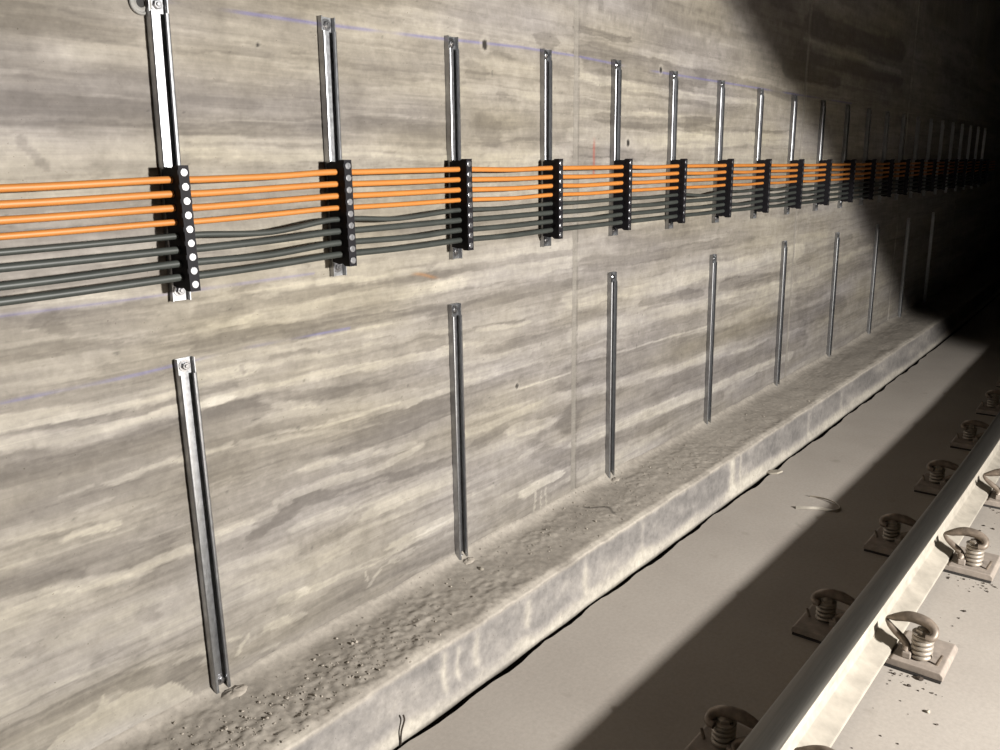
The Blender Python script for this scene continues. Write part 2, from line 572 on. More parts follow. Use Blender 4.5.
# ================================================================== the wall
def build_wall():
    a = np.concatenate([np.arange(-3, .3, .15), np.arange(.36, 5.6, .006), np.arange(5.61, 9, .016), np.arange(9.1, 24.1, .25)])
    for j in JOINTS:
        a = a[np.abs(a - j) > .0185]
        a = np.concatenate([a, [j - .018, j - .0155, j - .0125, j - .004, j + .004, j + .0125, j + .0155, j + .018]])
    A = np.unique(np.round(a, 5))
    B = np.unique(np.round(np.concatenate([np.arange(-.2, .15, .1), np.arange(.15, 1.72, .0034), np.arange(1.72, 2.25, .014), np.arange(2.3, 4.25, .19)]), 5))
    S, Z = np.meshgrid(A, B, indexing='ij')
    # ragged, board-grained warp of the stain outlines
    Sw = S + .05 * (fbm(S * 5, Z * 30, 3) - .5) + .05 * (fbm(S * 20, Z * 130, 4, 3) - .5)
    Zw = Z + .030 * (fbm(S * 2.2, Z * 9, 5, 3) - .5) + .019 * (fbm(S * 13, Z * 60, 9, 5, .6) - .5)
    v = np.full(S.shape, .50)
    u_ = fbm(S * .9 + 7, Zw * 13, 21, 4, .5)
    v += .19 * (sstep(.42, .58, u_) - .5)
    u2 = fbm(S * 1.9 + 3, Zw * 26, 28, 4, .55)
    v += .15 * (sstep(.44, .56, u2) - .5)
    v += .34 * (fbm(S * 2.6, Zw * 95, 33, 4, .6) - .5)
    v += -.16 * sstep(.63, .70, fbm(S * 1.3, Zw * 120, 83, 3, .5))
    v += .42 * (fbm(S * 7, Z * 12, 41, 5, .6) - .5)
    # planks of the formwork: each with its own tone
    row = np.floor((Zw + .012 * np.sin(S * .8)) / .105).astype(int)
    v += .16 * (vnoise(row * 1.0 + .5, np.floor(S / 2.0 + row * .37) + .5, 77) - .5)
    amt = np.zeros_like(v)
    for pts, hw, tone in STROKES:
        x0 = min(p[0] for p in pts) - 4 * hw - .06; x1 = max(p[0] for p in pts) + 4 * hw + .06
        z0 = min(p[1] for p in pts) - 2.2 * hw - .04; z1 = max(p[1] for p in pts) + 2.2 * hw + .04
        i0, i1 = np.searchsorted(A, (x0, x1)); j0, j1 = np.searchsorted(B, (z0, z1))
        if i1 <= i0 or j1 <= j0:
            continue
        k_ = .22 if (hw < .0042 or abs(pts[-1][1] - pts[0][1]) > abs(pts[-1][0] - pts[0][0])) else 1.0   # thin scratches and runs stay crisp
        a_, b_ = S[i0:i1, j0:j1], Z[i0:i1, j0:j1]
        w = stroke_mask(a_ + k_ * (Sw[i0:i1, j0:j1] - a_), b_ + k_ * (Zw[i0:i1, j0:j1] - b_), pts, max(hw, .0026))
        amt[i0:i1, j0:j1] += w * tone * (1 if hw > .0026 else .85)
    v += .50 * np.clip(amt, -1.15, 1.4)
    # the troweled pale patch at the foot of the wall
    for P in PATCHES:
        ins = np.zeros(S.shape, bool)
        sx = S + .012 * (fbm(S * 30, Z * 30, 55, 3) - .5); zx = Z + .012 * (fbm(S * 30 + 9, Z * 30, 56, 3) - .5)
        for (xa, ya), (xb, yb) in zip(P, P[1:] + P[:1]):
            c = (ya > zx) != (yb > zx)
            ins ^= c & (sx < (xb - xa) * (zx - ya) / ((yb - ya) or 1e-9) + xa)
        v = np.where(ins, .86 + .16 * (fbm(S * 6, Z * 50, 61) - .5), v)
    v = .485 + .86 * (v - .5)
    # greyer concrete high up at the near end, with lamp falloff painted in
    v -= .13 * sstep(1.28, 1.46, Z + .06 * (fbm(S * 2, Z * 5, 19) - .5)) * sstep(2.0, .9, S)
    v = np.clip(v, 0, 1.15)
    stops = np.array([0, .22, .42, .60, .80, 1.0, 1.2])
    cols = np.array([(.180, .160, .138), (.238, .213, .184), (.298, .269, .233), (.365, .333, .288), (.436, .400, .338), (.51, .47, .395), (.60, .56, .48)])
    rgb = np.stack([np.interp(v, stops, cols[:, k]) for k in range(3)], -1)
    # hue drift: grey-violet film against yellow-brown laitance
    hue = (fbm(S * 1.6, Z * 7, 91, 4) - .5)[..., None] + .12 * sstep(1.0, .4, Z)[..., None]*-1
    rgb = rgb * (1 + hue * np.array([.05, .01, -.24]))
    # pores
    pn = vnoise(S * 85, Z * 85, 123)
    rgb *= (1 - .4 * sstep(.975, .995, pn))[..., None]
    # chalk lines, snapped along the channel ends
    def chalk(pts, wdt, strength, seed, colr):
        zz = np.interp(S, [p[0] for p in pts], [p[1] for p in pts])
        m = np.exp(-((Z - zz) / wdt) ** 2) * sstep(.24, .5, fbm(S * 3.1, S * 0 + seed, seed, 3)) * strength
        m = np.where((S < pts[0][0]) | (S > pts[-1][0]), 0, m)[..., None]
        return rgb * (1 - m) + np.array(colr) * m
    rgb = chalk([(.3, 1.606), (.933, 1.606), (1.26, 1.608), (1.572, 1.615), (1.972, 1.628), (2.258, 1.629), (2.64, 1.621), (5, 1.62)], 0.0032, .5, 3, (.13, .13, .42))
    rgb = chalk([(.3, 1.074), (.73, 1.071), (1.2, 1.075)], .0028, .4, 8, (.20, .19, .42))
    rgb = chalk([(.3, .925), (.77, .927), (.99, .937), (1.3, .934)], .0028, .5, 12, (.18, .18, .44))
    # red marker dash and a rust run
    m = (np.exp(-((S - 2.361) / .005) ** 2) * sstep(1.25, 1.27, Z) * sstep(1.40, 1.36, Z) * .7)[..., None]
    rgb = rgb * (1 - m) + np.array((.42, .06, .03)) * m
    m = (np.exp(-((Z - 1.030 - .01 * np.sin(S * 30)) / .004) ** 2) * sstep(1.50, 1.54, S) * sstep(1.62, 1.58, S) * .6)[..., None]
    rgb = rgb * (1 - m) + np.array((.42, .20, .07)) * m
    # dark tie holes with pale rims
    for hs, hz, hr in ((1.819, 1.619, .011), (1.944, .6535, .007), (2.574, 1.377, .010), (2.79, 1.629, .009), (1.10, 1.55, .004)):
        r = np.hypot(S - hs, (Z - hz) * .8)
        m = sstep(hr * 1.2, hr * .7, r)[..., None]
        k = (sstep(hr * 2.3, hr * 1.6, r) * .3)[..., None]
        rgb = rgb * (1 - k) + np.array((.5, .46, .4)) * k
        rgb = rgb * (1 - m) + np.array((.03, .026, .022)) * m
    Y = wall_y(S)
    # form-panel joints: a shallow flat groove with grey filler
    for j in JOINTS:
        edge = .004 * (fbm(Z * 14, Z * 0 + j, 7, 3) - .5)
        d = np.abs(S - j + edge)
        g = sstep(.0165, .0135, d)
        Y = Y + .005 * g
        k = (g * .75)[..., None]
        rgb = rgb * (1 - k) + np.array((.285, .262, .23)) * k
        k = (sstep(.003, .0, np.abs(d - .0155)) * .45 * (fbm(Z * 25, Z * 0 + j, 3) > .42))[..., None]
        rgb = rgb * (1 - k) + np.array((.12, .105, .09)) * k
    # board relief
    Y = Y - .0016 * (v - .5) - .0012 * (fbm(S * 3, Z * 80, 71, 3) - .5)
    pos = np.stack([S, Y, Z], -1)
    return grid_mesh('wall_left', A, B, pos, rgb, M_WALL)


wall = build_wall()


# ================================================================== the kerb at the foot of the wall
def build_kerb():
    A = np.unique(np.round(np.concatenate([np.arange(-3, .5, .15), np.arange(.5, 4.2, .006), np.arange(4.2, 8, .02), np.arange(8, 24.1, .25)]), 5))
    # profile parameter: 0..1 top from the wall to the edge, 1..2 front face down to the slab, 2..2.2 below it
    T = np.concatenate([np.linspace(-.06, 1, 54), np.linspace(1.03, 2.0, 32), [2.1, 2.35]])
    S, Tt = np.meshgrid(A, T, indexing='ij')
    top = Tt <= 1
    tt = np.clip(Tt, -.06, 1)
    dep = KERB * tt
    z = .192 - .022 * tt
    fr = np.clip(Tt - 1, 0, 2)
    ragged = .010 * (fbm(S * 5, S * 0, 11, 4) - .5)
    z = z - np.where(Tt > 1, fr * (.164 - .004), 0)
    dep = dep + np.where(Tt > 1, .010 * np.clip(fr, 0, 1) ** 2, 0)
    # foot fillet at the wall, rounded front arris
    z = z + .020 * np.exp(-np.clip(tt, 0, 1) / .07) * (.5 + fbm(S * 4, S * 0 + 3, 5)) * top
    z = z - .006 * sstep(.93, 1.0, tt)
    # caked mortar crumbs on top
    clump = sstep(.44, .66, fbm(S * 3.1, dep * 12, 15, 4)) * sstep(.02, .2, tt) * sstep(1.0, .86, tt)
    near = .55 + .6 * np.exp(-((S - 1.05) / .5) ** 2 - ((tt - .72) / .3) ** 2)
    rough = fbm(S * 75, dep * 75, 25, 4, .6) - .5
    z = z + top * (near * (.008 * clump * (rough + .35) + .004 * rough) + .008 * (fbm(S * 9, dep * 9, 27, 3) - .5) * sstep(0, .1, tt) * sstep(1, .85, tt))
    dep = dep + (ragged + .006 * (fbm(S * 28, S * 0, 13, 3) - .5)) * sstep(.7, 1.0, tt) * sstep(1.5, 1.0, Tt)
    Y = wall_y(S) - dep + np.where(Tt < 0, .012, 0)
    # colour
    v = .46 + .5 * (fbm(S * 2.2, dep * 9, 31, 5) - .5) + .3 * (fbm(S * 14, dep * 40, 35, 4) - .5)
    v = v - .3 * sstep(.05, .22, -rough * near) * clump * top
    v = v + .34 * sstep(.50, .60, fbm(S * 7, S * 0 + tt * 2, 57, 4)) * sstep(.86, .94, tt) * top
    face = sstep(1.0, 1.08, Tt)
    zz = np.clip(z, 0, .2)
    vf = .27 + .75 * (fbm(S * 3.5, zz * 14 + S * 2, 43, 5) - .5) + .40 * (fbm(S * 26, zz * 30, 47, 5, .6) - .5)
    vf = vf + .55 * sstep(.062, .018, zz + .03 * (fbm(S * 4, S * 0, 51, 3) - .5))
    vf = vf + .25 * sstep(.145, .165, zz)
    for s0, w0, z0, z1, k in ((3.02, .028, .02, .17, .55), (3.10, .010, .05, .16, .35), (1.32, .012, .04, .15, .45), (1.37, .008, .05, .14, .4), (1.44, .015, .05, .15, .4), (1.66, .02, .06, .14, .4), (1.95, .016, .04, .15, .35), (2.3, .014, .04, .15, .3), (3.9, .02, .03, .14, .3), (4.4, .02, .03, .14, .3)):
        vf = vf + k * np.exp(-((S - s0 - .004 * np.sin(zz * 60)) / w0) ** 2) * sstep(z0 - .02, z0 + .01, zz) * sstep(z1 + .01, z1 - .01, zz)
    v = v * (1 - face) + vf * face
    v = np.clip(v, 0, 1.1)
    stops = np.array([0, .25, .45, .7, 1.0, 1.2])
    ct = np.array([(.25, .222, .185), (.37, .332, .285), (.47, .424, .366), (.55, .498, .43), (.61, .556, .475), (.65, .60, .51)])
    cf = np.array([(.22, .205, .195), (.31, .288, .27), (.40, .37, .34), (.52, .48, .42), (.68, .63, .54), (.74, .69, .60)])
    rt = np.stack([np.interp(v, stops, ct[:, k]) for k in range(3)], -1)
    rf = np.stack([np.interp(v, stops, cf[:, k]) for k in range(3)], -1)
    rgb = rt * (1 - face[..., None]) + rf * face[..., None]
    # crack across the top
    cl = 2.245 + .25 * (dep - .12) + .02 * np.sin(dep * 60)
    k = (np.exp(-((S - cl) / .006) ** 2) * sstep(.06, .08, dep) * sstep(.2, .16, dep) * top * .8)[..., None]
    rgb = rgb * (1 - k) + np.array((.04, .034, .028)) * k
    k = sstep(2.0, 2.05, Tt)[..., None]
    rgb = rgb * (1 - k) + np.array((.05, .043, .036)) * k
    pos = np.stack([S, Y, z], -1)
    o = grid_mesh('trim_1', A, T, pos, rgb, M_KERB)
    return o


kerb = build_kerb()


# ================================================================== floor slab, far side of the tunnel, vault
def build_floor():
    bm = bmesh.new()
    xs = [-3, -1.5, 0] + [round(.3 + .03 * i, 3) for i in range(200)] + [6.5 + .5 * i for i in range(36)]
    top, low, far = [], [], []
    for x in xs:
        j = .004 * math.sin(x * 7.3) + random.uniform(-.0022, .0022) + .004 * math.sin(x * 23.1)
        y = wall_y(x) - KERB - .031 + j
        a = bm.verts.new((x, y, -.0)); b = bm.verts.new((x, y - .004, .0)); c = bm.verts.new((x, -3.2, 0)); d = bm.verts.new((x, y + .002, -.12))
        top.append((a, b, c, d))
    for p, q in zip(top, top[1:]):
        bm.faces.new((p[1], p[2], q[2], q[1]))
        bm.faces.new((p[0], p[1], q[1], q[0]))
        bm.faces.new((p[3], p[0], q[0], q[3]))
    # underside and bottom of the open joint
    lo = [(bm.verts.new((x, wall_y(x) - KERB + .06, -.12)), bm.verts.new((x, -3.2, -.12))) for x in (-3, 24)]
    bm.faces.new((lo[0][0], lo[1][0], lo[1][1], lo[0][1]))
    bmesh.ops.recalc_face_normals(bm, faces=bm.faces[:])
    o = link('floor', bm, M_FLOOR)
    o['kind'] = 'structure'
    return o


floor = build_floor()

bm = bmesh.new()
box(bm, -3, 24, -3.4, -3.2, -.2, 4.2)
o = link('wall_right', bm, M_SHELL); o['kind'] = 'structure'
bm = bmesh.new()
box(bm, -3, 24, -3.4, 4.2, 4.2, 4.4)
o = link('ceiling', bm, M_SHELL); o['kind'] = 'structure'


# ================================================================== mounting channels
def channel_outline(h=.0190, d=.0178, t=.0020, lip=.0076, ret=.0052):
    """C profile in (along, out): open side away from the wall"""
    r = .0036                                                      # bend radius of the rolled edges
    arc = [(h - r + r * math.cos(a), d - r + r * math.sin(a)) for a in [math.pi / 2 * k / 5 for k in range(6)]]
    return [(-h, 0), (h, 0)] + arc + [(h - lip, d), (h - lip, d - ret), (h - lip + t, d - ret), (h - lip + t, d - t - .001), (h - t - .001, d - t - .001), (h - t, t),
            (-h + t, t), (-h + t + .001, d - t - .001), (-h + lip - t, d - t - .001), (-h + lip - t, d - ret), (-h + lip, d - ret), (-h + lip, d)] + [(-a, c) for a, c in arc[::-1]]


def tray_outline(h=.0190, d=.0135, t=.0020):
    return [(-h, 0), (h, 0), (h, d), (h - t, d), (h - t, t), (-h + t, t), (-h + t, d), (-h, d)]


def bolt_bm(at, r=.0085):
    """washer, hexagon head and stud end; local y points at the wall, so the head is at -y"""
    bm = bmesh.new()
    lathe(bm, [(.0125, -.0023), (.0125, -.0040)], 24, 'y', at)
    lathe(bm, [(r, -.0040), (r, -.0085), (r * .85, -.0095)], 6, 'y', at, 0, .3)
    lathe(bm, [(.0040, -.0090), (.0040, -.0115), (.0032, -.0122)], 14, 'y', at)
    return bm


def make_channel(name, length, notch_top, notch_bot):
    root = empty(name, (0, 0, 0))
    bm = bmesh.new()
    P = [(a, -b) for a, b in channel_outline()]
    Q = [(a, -b) for a, b in tray_outline()]
    prism(bm, P, notch_bot, length - notch_top, 'z')
    prism(bm, Q, length - notch_top, length, 'z')
    if notch_bot:
        prism(bm, Q, 0, notch_bot, 'z')
    link('channel_body', bm, M_ZINC, root, True, 0, 25)
    link('anchor_bolt', bolt_bm((0.002, 0, length - notch_top * .52)), M_BOLT, root, True)
    link('anchor_bolt', bolt_bm((0.002, 0, notch_bot * .62 if notch_bot else .02)), M_BOLT, root, True)
    return root


ORD = ['first', 'second', 'third', 'fourth', 'fifth', 'sixth', 'seventh', 'eighth', 'ninth', 'tenth', 'eleventh', 'twelfth', 'thirteenth',
       'fourteenth', 'fifteenth', 'sixteenth', 'seventeenth', 'eighteenth', 'nineteenth', 'twentieth', 'twenty-first', 'twenty-second']
UP = [(.868, 1.613, 1.057, 1.55), (1.254, 1.623, 1.063, .9), (1.658, 1.625, 1.065, .5), (2.0655, 1.632, 1.066, .2), (2.457, 1.636, 1.071, 0), (2.857, 1.631, 1.069, -.6),
      (3.26, 1.626, 1.068, -.6), (3.66, 1.620, 1.064, 0), (4.070, 1.614, 1.062, 0), (4.480, 1.612, 1.060, 0), (4.888, 1.608, 1.056, 0), (5.291, 1.606, 1.054, 0)]
while len(UP) < 22:
    UP.append((UP[-1][0] + .4025, 1.606, 1.054, 0))
LOW = [(.8535, .943, .196, -.3), (1.648, .945, .178, 0), (2.459, .947, .177, -.5), (3.266, .938, .170, -1.2), (4.076, .934, .180, -1.5), (4.897, .920, .178, -1.6), (5.715, .916, .178, -1.4), (6.52, .914, .178, -1), (7.33, .914, .178, -1)]

OLD = [u[0] for u in UP]
SHIFT = [.005, .016, .017, .019, .019, .018, .018] + [.018] * 15
UP = [(u[0] + d, *u[1:]) for u, d in zip(UP, SHIFT)]
LOW = [(u[0] + d, *u[1:]) for u, d in zip(LOW, [.008, .014] + [.019] * 7)]
proto_up = make_channel('mounting_channel', .556, .030, .032)
proto_low = make_channel('mounting_channel', .762, .032, 0)


def stand(o, s, z, tilt, sz):
    a = math.atan(wall_slope(s))
    o.location = (s, wall_y(s) - .0012, z)
    o.rotation_euler = (0, math.radians(tilt), a)
    o.scale = (1, 1, sz)


cm = child_map()
for i, (s, zt, zb, tl) in enumerate(UP):
    o = proto_up if i == 0 else copy_tree(proto_up, cm)
    stand(o, s - .5 * math.sin(math.radians(tl)) * .556, zb, tl, (zt - zb) / .556)
    where = 'cut by photo top' if i == 0 else ('in lamplight' if i < 10 else 'in darkness')
    tag(o, 'galvanised channel behind the cables, %s from left in the upper row, %s' % (ORD[i], where), 'mounting channel', 'upper row of mounting channels')
for i, (s, zt, zb, tl) in enumerate(LOW):
    o = proto_low if i == 0 else copy_tree(proto_low, cm)
    stand(o, s - .5 * math.sin(math.radians(tl)) * .762, zb, tl, (zt - zb) / .762)
    tag(o, 'long bare steel channel below the cables, %s from left in the lower row' % ORD[i], 'mounting channel', 'lower row of mounting channels')


# ================================================================== cable cleats
CUT = [.0066, .0066, .0066, .0058, .0060, .0072, .0070, .0072]     # cable radii, top to bottom
C_OFF = .049                                                       # cable centre, out from the wall
CW = .0105


def make_cleat():
    root = empty('cable_cleat', (0, 0, 0))
    bm = bmesh.new()
    y0, y1 = -.0188, -.077                                         # back and front, measured out of the wall
    SEG = 24
    for k in range(8):
        zc = (3.5 - k) * PITCH
        R = CUT[k] + .0006
        z0, z1 = zc - PITCH / 2, zc + PITCH / 2
        rings = {}
        for x in (-CW, CW):
            inner, outer = [], []
            for q in range(SEG):
                a = 2 * math.pi * (q + .5) / SEG
                ca, sa = math.cos(a), math.sin(a)
                inner.append(bm.verts.new((x, -C_OFF + R * ca, zc + R * sa)))
                hy = (y0 + C_OFF) if ca > 0 else (-C_OFF - y1)
                t = min(abs(hy / ca) if abs(ca) > 1e-6 else 9, (PITCH / 2) / abs(sa) if abs(sa) > 1e-6 else 9)
                outer.append(bm.verts.new((x, -C_OFF + t * ca, zc + t * sa)))
            for cy in (y0, y1):
                for cz in (z0, z1):
                    w_ = min(outer, key=lambda q_: (q_.co.y - cy) ** 2 + (q_.co.z - cz) ** 2)
                    w_.co = (x, cy, cz)
            rings[x] = (inner, outer)
        for q in range(SEG):
            n = (q + 1) % SEG
            for x in (-CW, CW):
                i_, o_ = rings[x]
                bm.faces.new((i_[q], i_[n], o_[n], o_[q]))
            bm.faces.new((rings[-CW][0][q], rings[-CW][0][n], rings[CW][0][n], rings[CW][0][q]))
            bm.faces.new((rings[-CW][1][q], rings[-CW][1][n], rings[CW][1][n], rings[CW][1][q]))
        # split line between the two clamp halves: a thin rib either side
        for s in (-1, 1):
            xa, xb = sorted((s * CW, s * (CW + .0012)))
            box(bm, xa, xb, y1 + .001, y1 + .011, z1 - .0042, z1 + .0042)
    top = 4 * PITCH
    for s in (1, -1):
        # end pieces: the front strip runs a little further than the rear half, with a stepped shoulder
        prof = [(y1, s * top), (y1, s * (top + .0128)), (y1 + .016, s * (top + .0128)), (y1 + .024, s * (top + .0075)), (y1 + .036, s * (top + .0095)), (y0, s * (top + .006)), (y0, s * top)]
        prism(bm, prof if s < 0 else prof[::-1], -CW, CW, 'x')
    bmesh.ops.recalc_face_normals(bm, faces=bm.faces[:])
    link('clamp_body', bm, M_PLASTIC, root)
    for k in range(9):
        bm = bmesh.new()
        zc = (4 - k) * PITCH
        a = random.uniform(0, math.pi)
        # slotted round head: two half domes either side of the slot
        for sd in (-1, 1):
            prof = []
            rr = .0076
            n = 9
            arc = [(rr * math.cos(t), rr * math.sin(t)) for t in [math.asin(.14) + (math.pi - 2 * math.asin(.14)) * i / n for i in range(n + 1)]]
            lo = [(x, y) for x, y in arc]
            ca, sa = math.cos(a), math.sin(a)
            def V(x, z, h):
                return bm.verts.new((x * ca - z * sa, y1 - h, zc + x * sa + z * ca))
            base = [V(x, sd * z, 0) for x, z in lo]
            mid = [V(x, sd * z, .0011) for x, z in lo]
            hi = [V(x * .84, sd * (z * .84 + .0002), .0017) for x, z in lo]
            for A_, B_ in ((base, mid), (mid, hi)):
                for i in range(len(lo)):
                    j = (i + 1) % len(lo)
                    bm.faces.new((A_[i], A_[j], B_[j], B_[i]))
            bm.faces.new(hi)
        lathe(bm, [(.0070, y1 + .0002), (.0070, y1 - .0008)], 16, 'y', (0, 0, zc))
        bmesh.ops.recalc_face_normals(bm, faces=bm.faces[:])
        link('screw', bm, M_SCREW, root)
    return root


Z0 = [1.2875, 1.2965, 1.2985, 1.2985, 1.2985, 1.2985, 1.298, 1.297, 1.296, 1.295]
while len(Z0) < 22:
    Z0.append(1.294)
SCL = [s + d for s, d in zip(OLD, [-.009, -.002, -.002, -.001, .008, .002, .008] + [.006] * 15)]

proto_cleat = make_cleat()
cm = child_map()
for i in range(22):
    s = SCL[i]
    o = proto_cleat if i == 0 else copy_tree(proto_cleat, cm)
    o.location = (s, wall_y(s), Z0[i] - 3.5 * PITCH)
    o.rotation_euler = (0, 0, math.atan(wall_slope(s)))
    tag(o, 'black plastic clamp block gripping all eight cables, %s from the left%s' % (ORD[i], ', with shining screw heads' if i == 0 else (', in darkness' if i > 11 else '')), 'cable cleat', 'cable cleats along the wall')


# ================================================================== the eight cables
LEFT = [1.2797, 1.2549, 1.2303, 1.2052, 1.1804, 1.1556, 1.1267, 1.1022]
NAMES = ['topmost orange cable of the four', 'second orange cable from the top', 'third orange cable from the top', 'lowest and thinnest orange cable, just above the dark cables',
         'topmost dark grey cable, sagging right under the orange ones', 'second dark grey cable from the top of the dark group', 'third dark grey cable from the top of the dark group', 'lowest dark grey cable of the whole run']
SAG = {0: .002, 1: .002, 2: .002, 3: .003, 4: .006, 5: .004, 6: .004, 7: .003}
for k in range(8):
    rnd = random.Random(40 + k)
    P = [(-1.2, LEFT[k] + .012), (-.3, LEFT[k] - .006), (.15, LEFT[k] - .001), (.55, LEFT[k])]
    for i in range(22):
        zc = Z0[i] - k * PITCH
        P += [(SCL[i] - .05, zc - .0006), (SCL[i], zc), (SCL[i] + .05, zc - .0006)]
        nx = SCL[i + 1] if i < 21 else SCL[i] + .4025
        zn = Z0[i + 1] - k * PITCH if i < 21 else zc
        sag = SAG[k] * rnd.uniform(.2, 1.6)
        if k == 4 and i == 0:
            sag = .011
        P.append(((SCL[i] + nx) / 2 + rnd.uniform(-.04, .04), (zc + zn) / 2 - sag))
    P.append((SCL[21] + .6, Z0[21] - k * PITCH))
    pts = spline([(s, wall_y(s) - C_OFF, z) for s, z in P], 5)
    bm = bmesh.new()
    tube(bm, pts, CUT[k], 14)
    o = link('orange_cable' if k < 4 else 'dark_grey_cable', bm, M_ORANGE if k < 4 else M_GREY, None, True, 0, 80)
    tag(o, NAMES[k], 'cable', 'orange cables' if k < 4 else 'dark grey cables')


# ================================================================== running rail
RB = .0250         # underside of the rail foot


def rail_outline():
    half = [(.0625, 0), (.0625, .0105), (.058, .0125), (.030, .0185), (.0125, .0285), (.0078, .045), (.0075, .085), (.0095, .098), (.0165, .1055), (.0335, .1100), (.035, .1125),
            (.0350, .1280), (.0343, .1345), (.0322, .1395), (.0285, .1435), (.0235, .1462), (.0170, .1478), (.0080, .1489)]
    return half + [(-a, b) for a, b in half[::-1]]


bm = bmesh.new()
out = rail_outline()
xs = [-3, -1] + [round(.2 * i, 2) for i in range(0, 50)] + [10 + .5 * i for i in range(28)]
rings = []
for x in xs:
    y, a = rail_y(x), rail_slope(x)
    rings.append([bm.verts.new((x + p * a * -1, y + p, RB + h)) for p, h in out])
n = len(out)
for r0, r1 in zip(rings, rings[1:]):
    for k in range(n):
        f = bm.faces.new((r0[k], r0[(k + 1) % n], r1[(k + 1) % n], r1[k]))
        hh = (out[k][1] + out[(k + 1) % n][1]) / 2
        f.material_index = 1 if hh > .1365 else 0
bm.faces.new(rings[0]); bm.faces.new(rings[-1][::-1])
bmesh.ops.recalc_face_normals(bm, faces=bm.faces[:])
rail = link('running_rail', bm, [M_RAILSIDE, M_RAILTOP], None, True, 0, 28)
tag(rail, 'steel running rail along the floor with dark worn head and pale dusty side', 'rail')


# ================================================================== rail fastenings
def make_fastening():
    root = empty('rail_fastening', (0, 0, 0))
    bm = bmesh.new()
    box(bm, -.0890, .084, -.192, .192, .0006, .0070)
    link('rubber_pad', bm, M_RUBBER, root)
    bm = bmesh.new()
    prof = [(-.196, .0072), (.196, .0072), (.196, .020), (.188, .0285), (.070, .0285), (.066, .0244), (-.066, .0244), (-.070, .0285), (-.188, .0285), (-.196, .020)]
    prism(bm, prof, -.0875, .0875, 'x')
    link('base_plate', bm, M_PLATE, root, False, .0025)
    for sg in (-1, 1):
        # outer and inner bolts are staggered; the inner clips sit pressed down a little further
        x0, zs = (-.038, 1.0) if sg < 0 else (.0, .78)
        def P(u, x, z):
            return (x + x0, sg * u, .0285 + (z - .0285) * zs)
        # coil spring round the bolt
        bm = bmesh.new()
        turns, N = (5.0 if sg < 0 else 3.8), 120
        pts = []
        for i in range(N + 1):
            t = i / N
            a = t * turns * 2 * math.pi
            zz = .0352 + (.0570 if sg < 0 else .043) * max(0, min(1, (t - .08) / .84))
            pts.append((x0 + .0215 * math.cos(a), sg * .131 + .0215 * math.sin(a), zz))
        tube(bm, pts, .0060, 8)
        link('coil_spring', bm, M_SPRING, root, True, 0, 70)
        # bolt with cap nut
        bm = bmesh.new()
        hb = .1030 if sg < 0 else .0890
        at = (x0, sg * .131, 0)
        lathe(bm, [(.0125, .0286), (.0125, hb + .011), (.010, hb + .013)], 16, 'z', at)
        lathe(bm, [(.0255, hb - .005), (.0275, hb - .004), (.0275, hb - .0015), (.024, hb)], 24, 'z', at)
        lathe(bm, [(.0195, hb), (.0195, hb + .008), (.0165, hb + .010)], 6, 'z', at)
        link('bolt', bm, M_SPRING, root, True, 0, 40)
        # bent bar clip: loop at the back, arm over the nut, nose over the rail foot, return arm underneath
        bm = bmesh.new()
        path = [P(.142, -.030, .1050), P(.155, -.028, .1070), P(.160, -.018, .1140), P(.154, -.006, .1235), P(.138, .003, .1300), P(.118, .008, .1320), P(.096, .012, .1300), P(.076, .014, .1230), P(.056, .015, .1135),
                P(.036, .016, .1040), P(.046, .008, .0920), P(.064, .002, .0800), P(.082, -.002, .0690), P(.093, -.006, .0600), P(.098, -.014, .0520), P(.094, -.022, .0450)]
        rad = [.0085, .0095, .0105, .0125, .0140, .0150, .0150, .0135, .0105, .0035, .0075, .0095, .0100, .0100, .0095, .008]
        sp = spline(path, 5)
        rr = [np.interp(i / 5.0, range(len(rad)), rad) for i in range(len(sp))]
        tube(bm, sp, [float(r) for r in rr], 10)
        link('spring_clip', bm, M_CLIP, root, True, 0, 70)
        # little locating block and pin on the plate
        bm = bmesh.new()
        box(bm, x0 - .030, x0 + .002, min(sg * .090, sg * .112), max(sg * .090, sg * .112), .0286, .0470)
        link('stop_block', bm, M_PLATE, root, False, .003)
        bm = bmesh.new()
        tube(bm, [P(.172, -.012, .0290), P(.177, -.010, .044), P(.182, -.008, .058)], [.0042, .0042, .0034], 8)
        link('pin', bm, M_CLIP, root, True)
    return root


FAST = [1.575, 2.252, 2.925, 3.605, 4.29, 4.965, 5.64, 6.31]
FL = ['nearest rail fastening, mostly below the bottom edge of the photo', 'rail fastening with the largest lit coil spring, right of the rail near the bottom corner',
      'second lit rail fastening with coil spring, halfway up the right edge', 'third lit rail fastening, cut by the right edge of the photo',
      'dark rail fastening in the rail shadow, next beyond the three with lit springs', 'dark rail fastening in the rail shadow, second beyond the three lit ones', 'rail fastening lost in the dark, third beyond the three lit ones', 'farthest rail fastening, hardly seen at the dark end of the rail']
proto_f = make_fastening()
cm = child_map()
for i, s in enumerate(FAST):
    o = proto_f if i == 0 else copy_tree(proto_f, cm)
    o.location = (s, rail_y(s), 0)
    o.rotation_euler = (0, 0, math.atan(rail_slope(s)))
    tag(o, FL[i], 'rail fastening', 'rail fastenings along the rail')


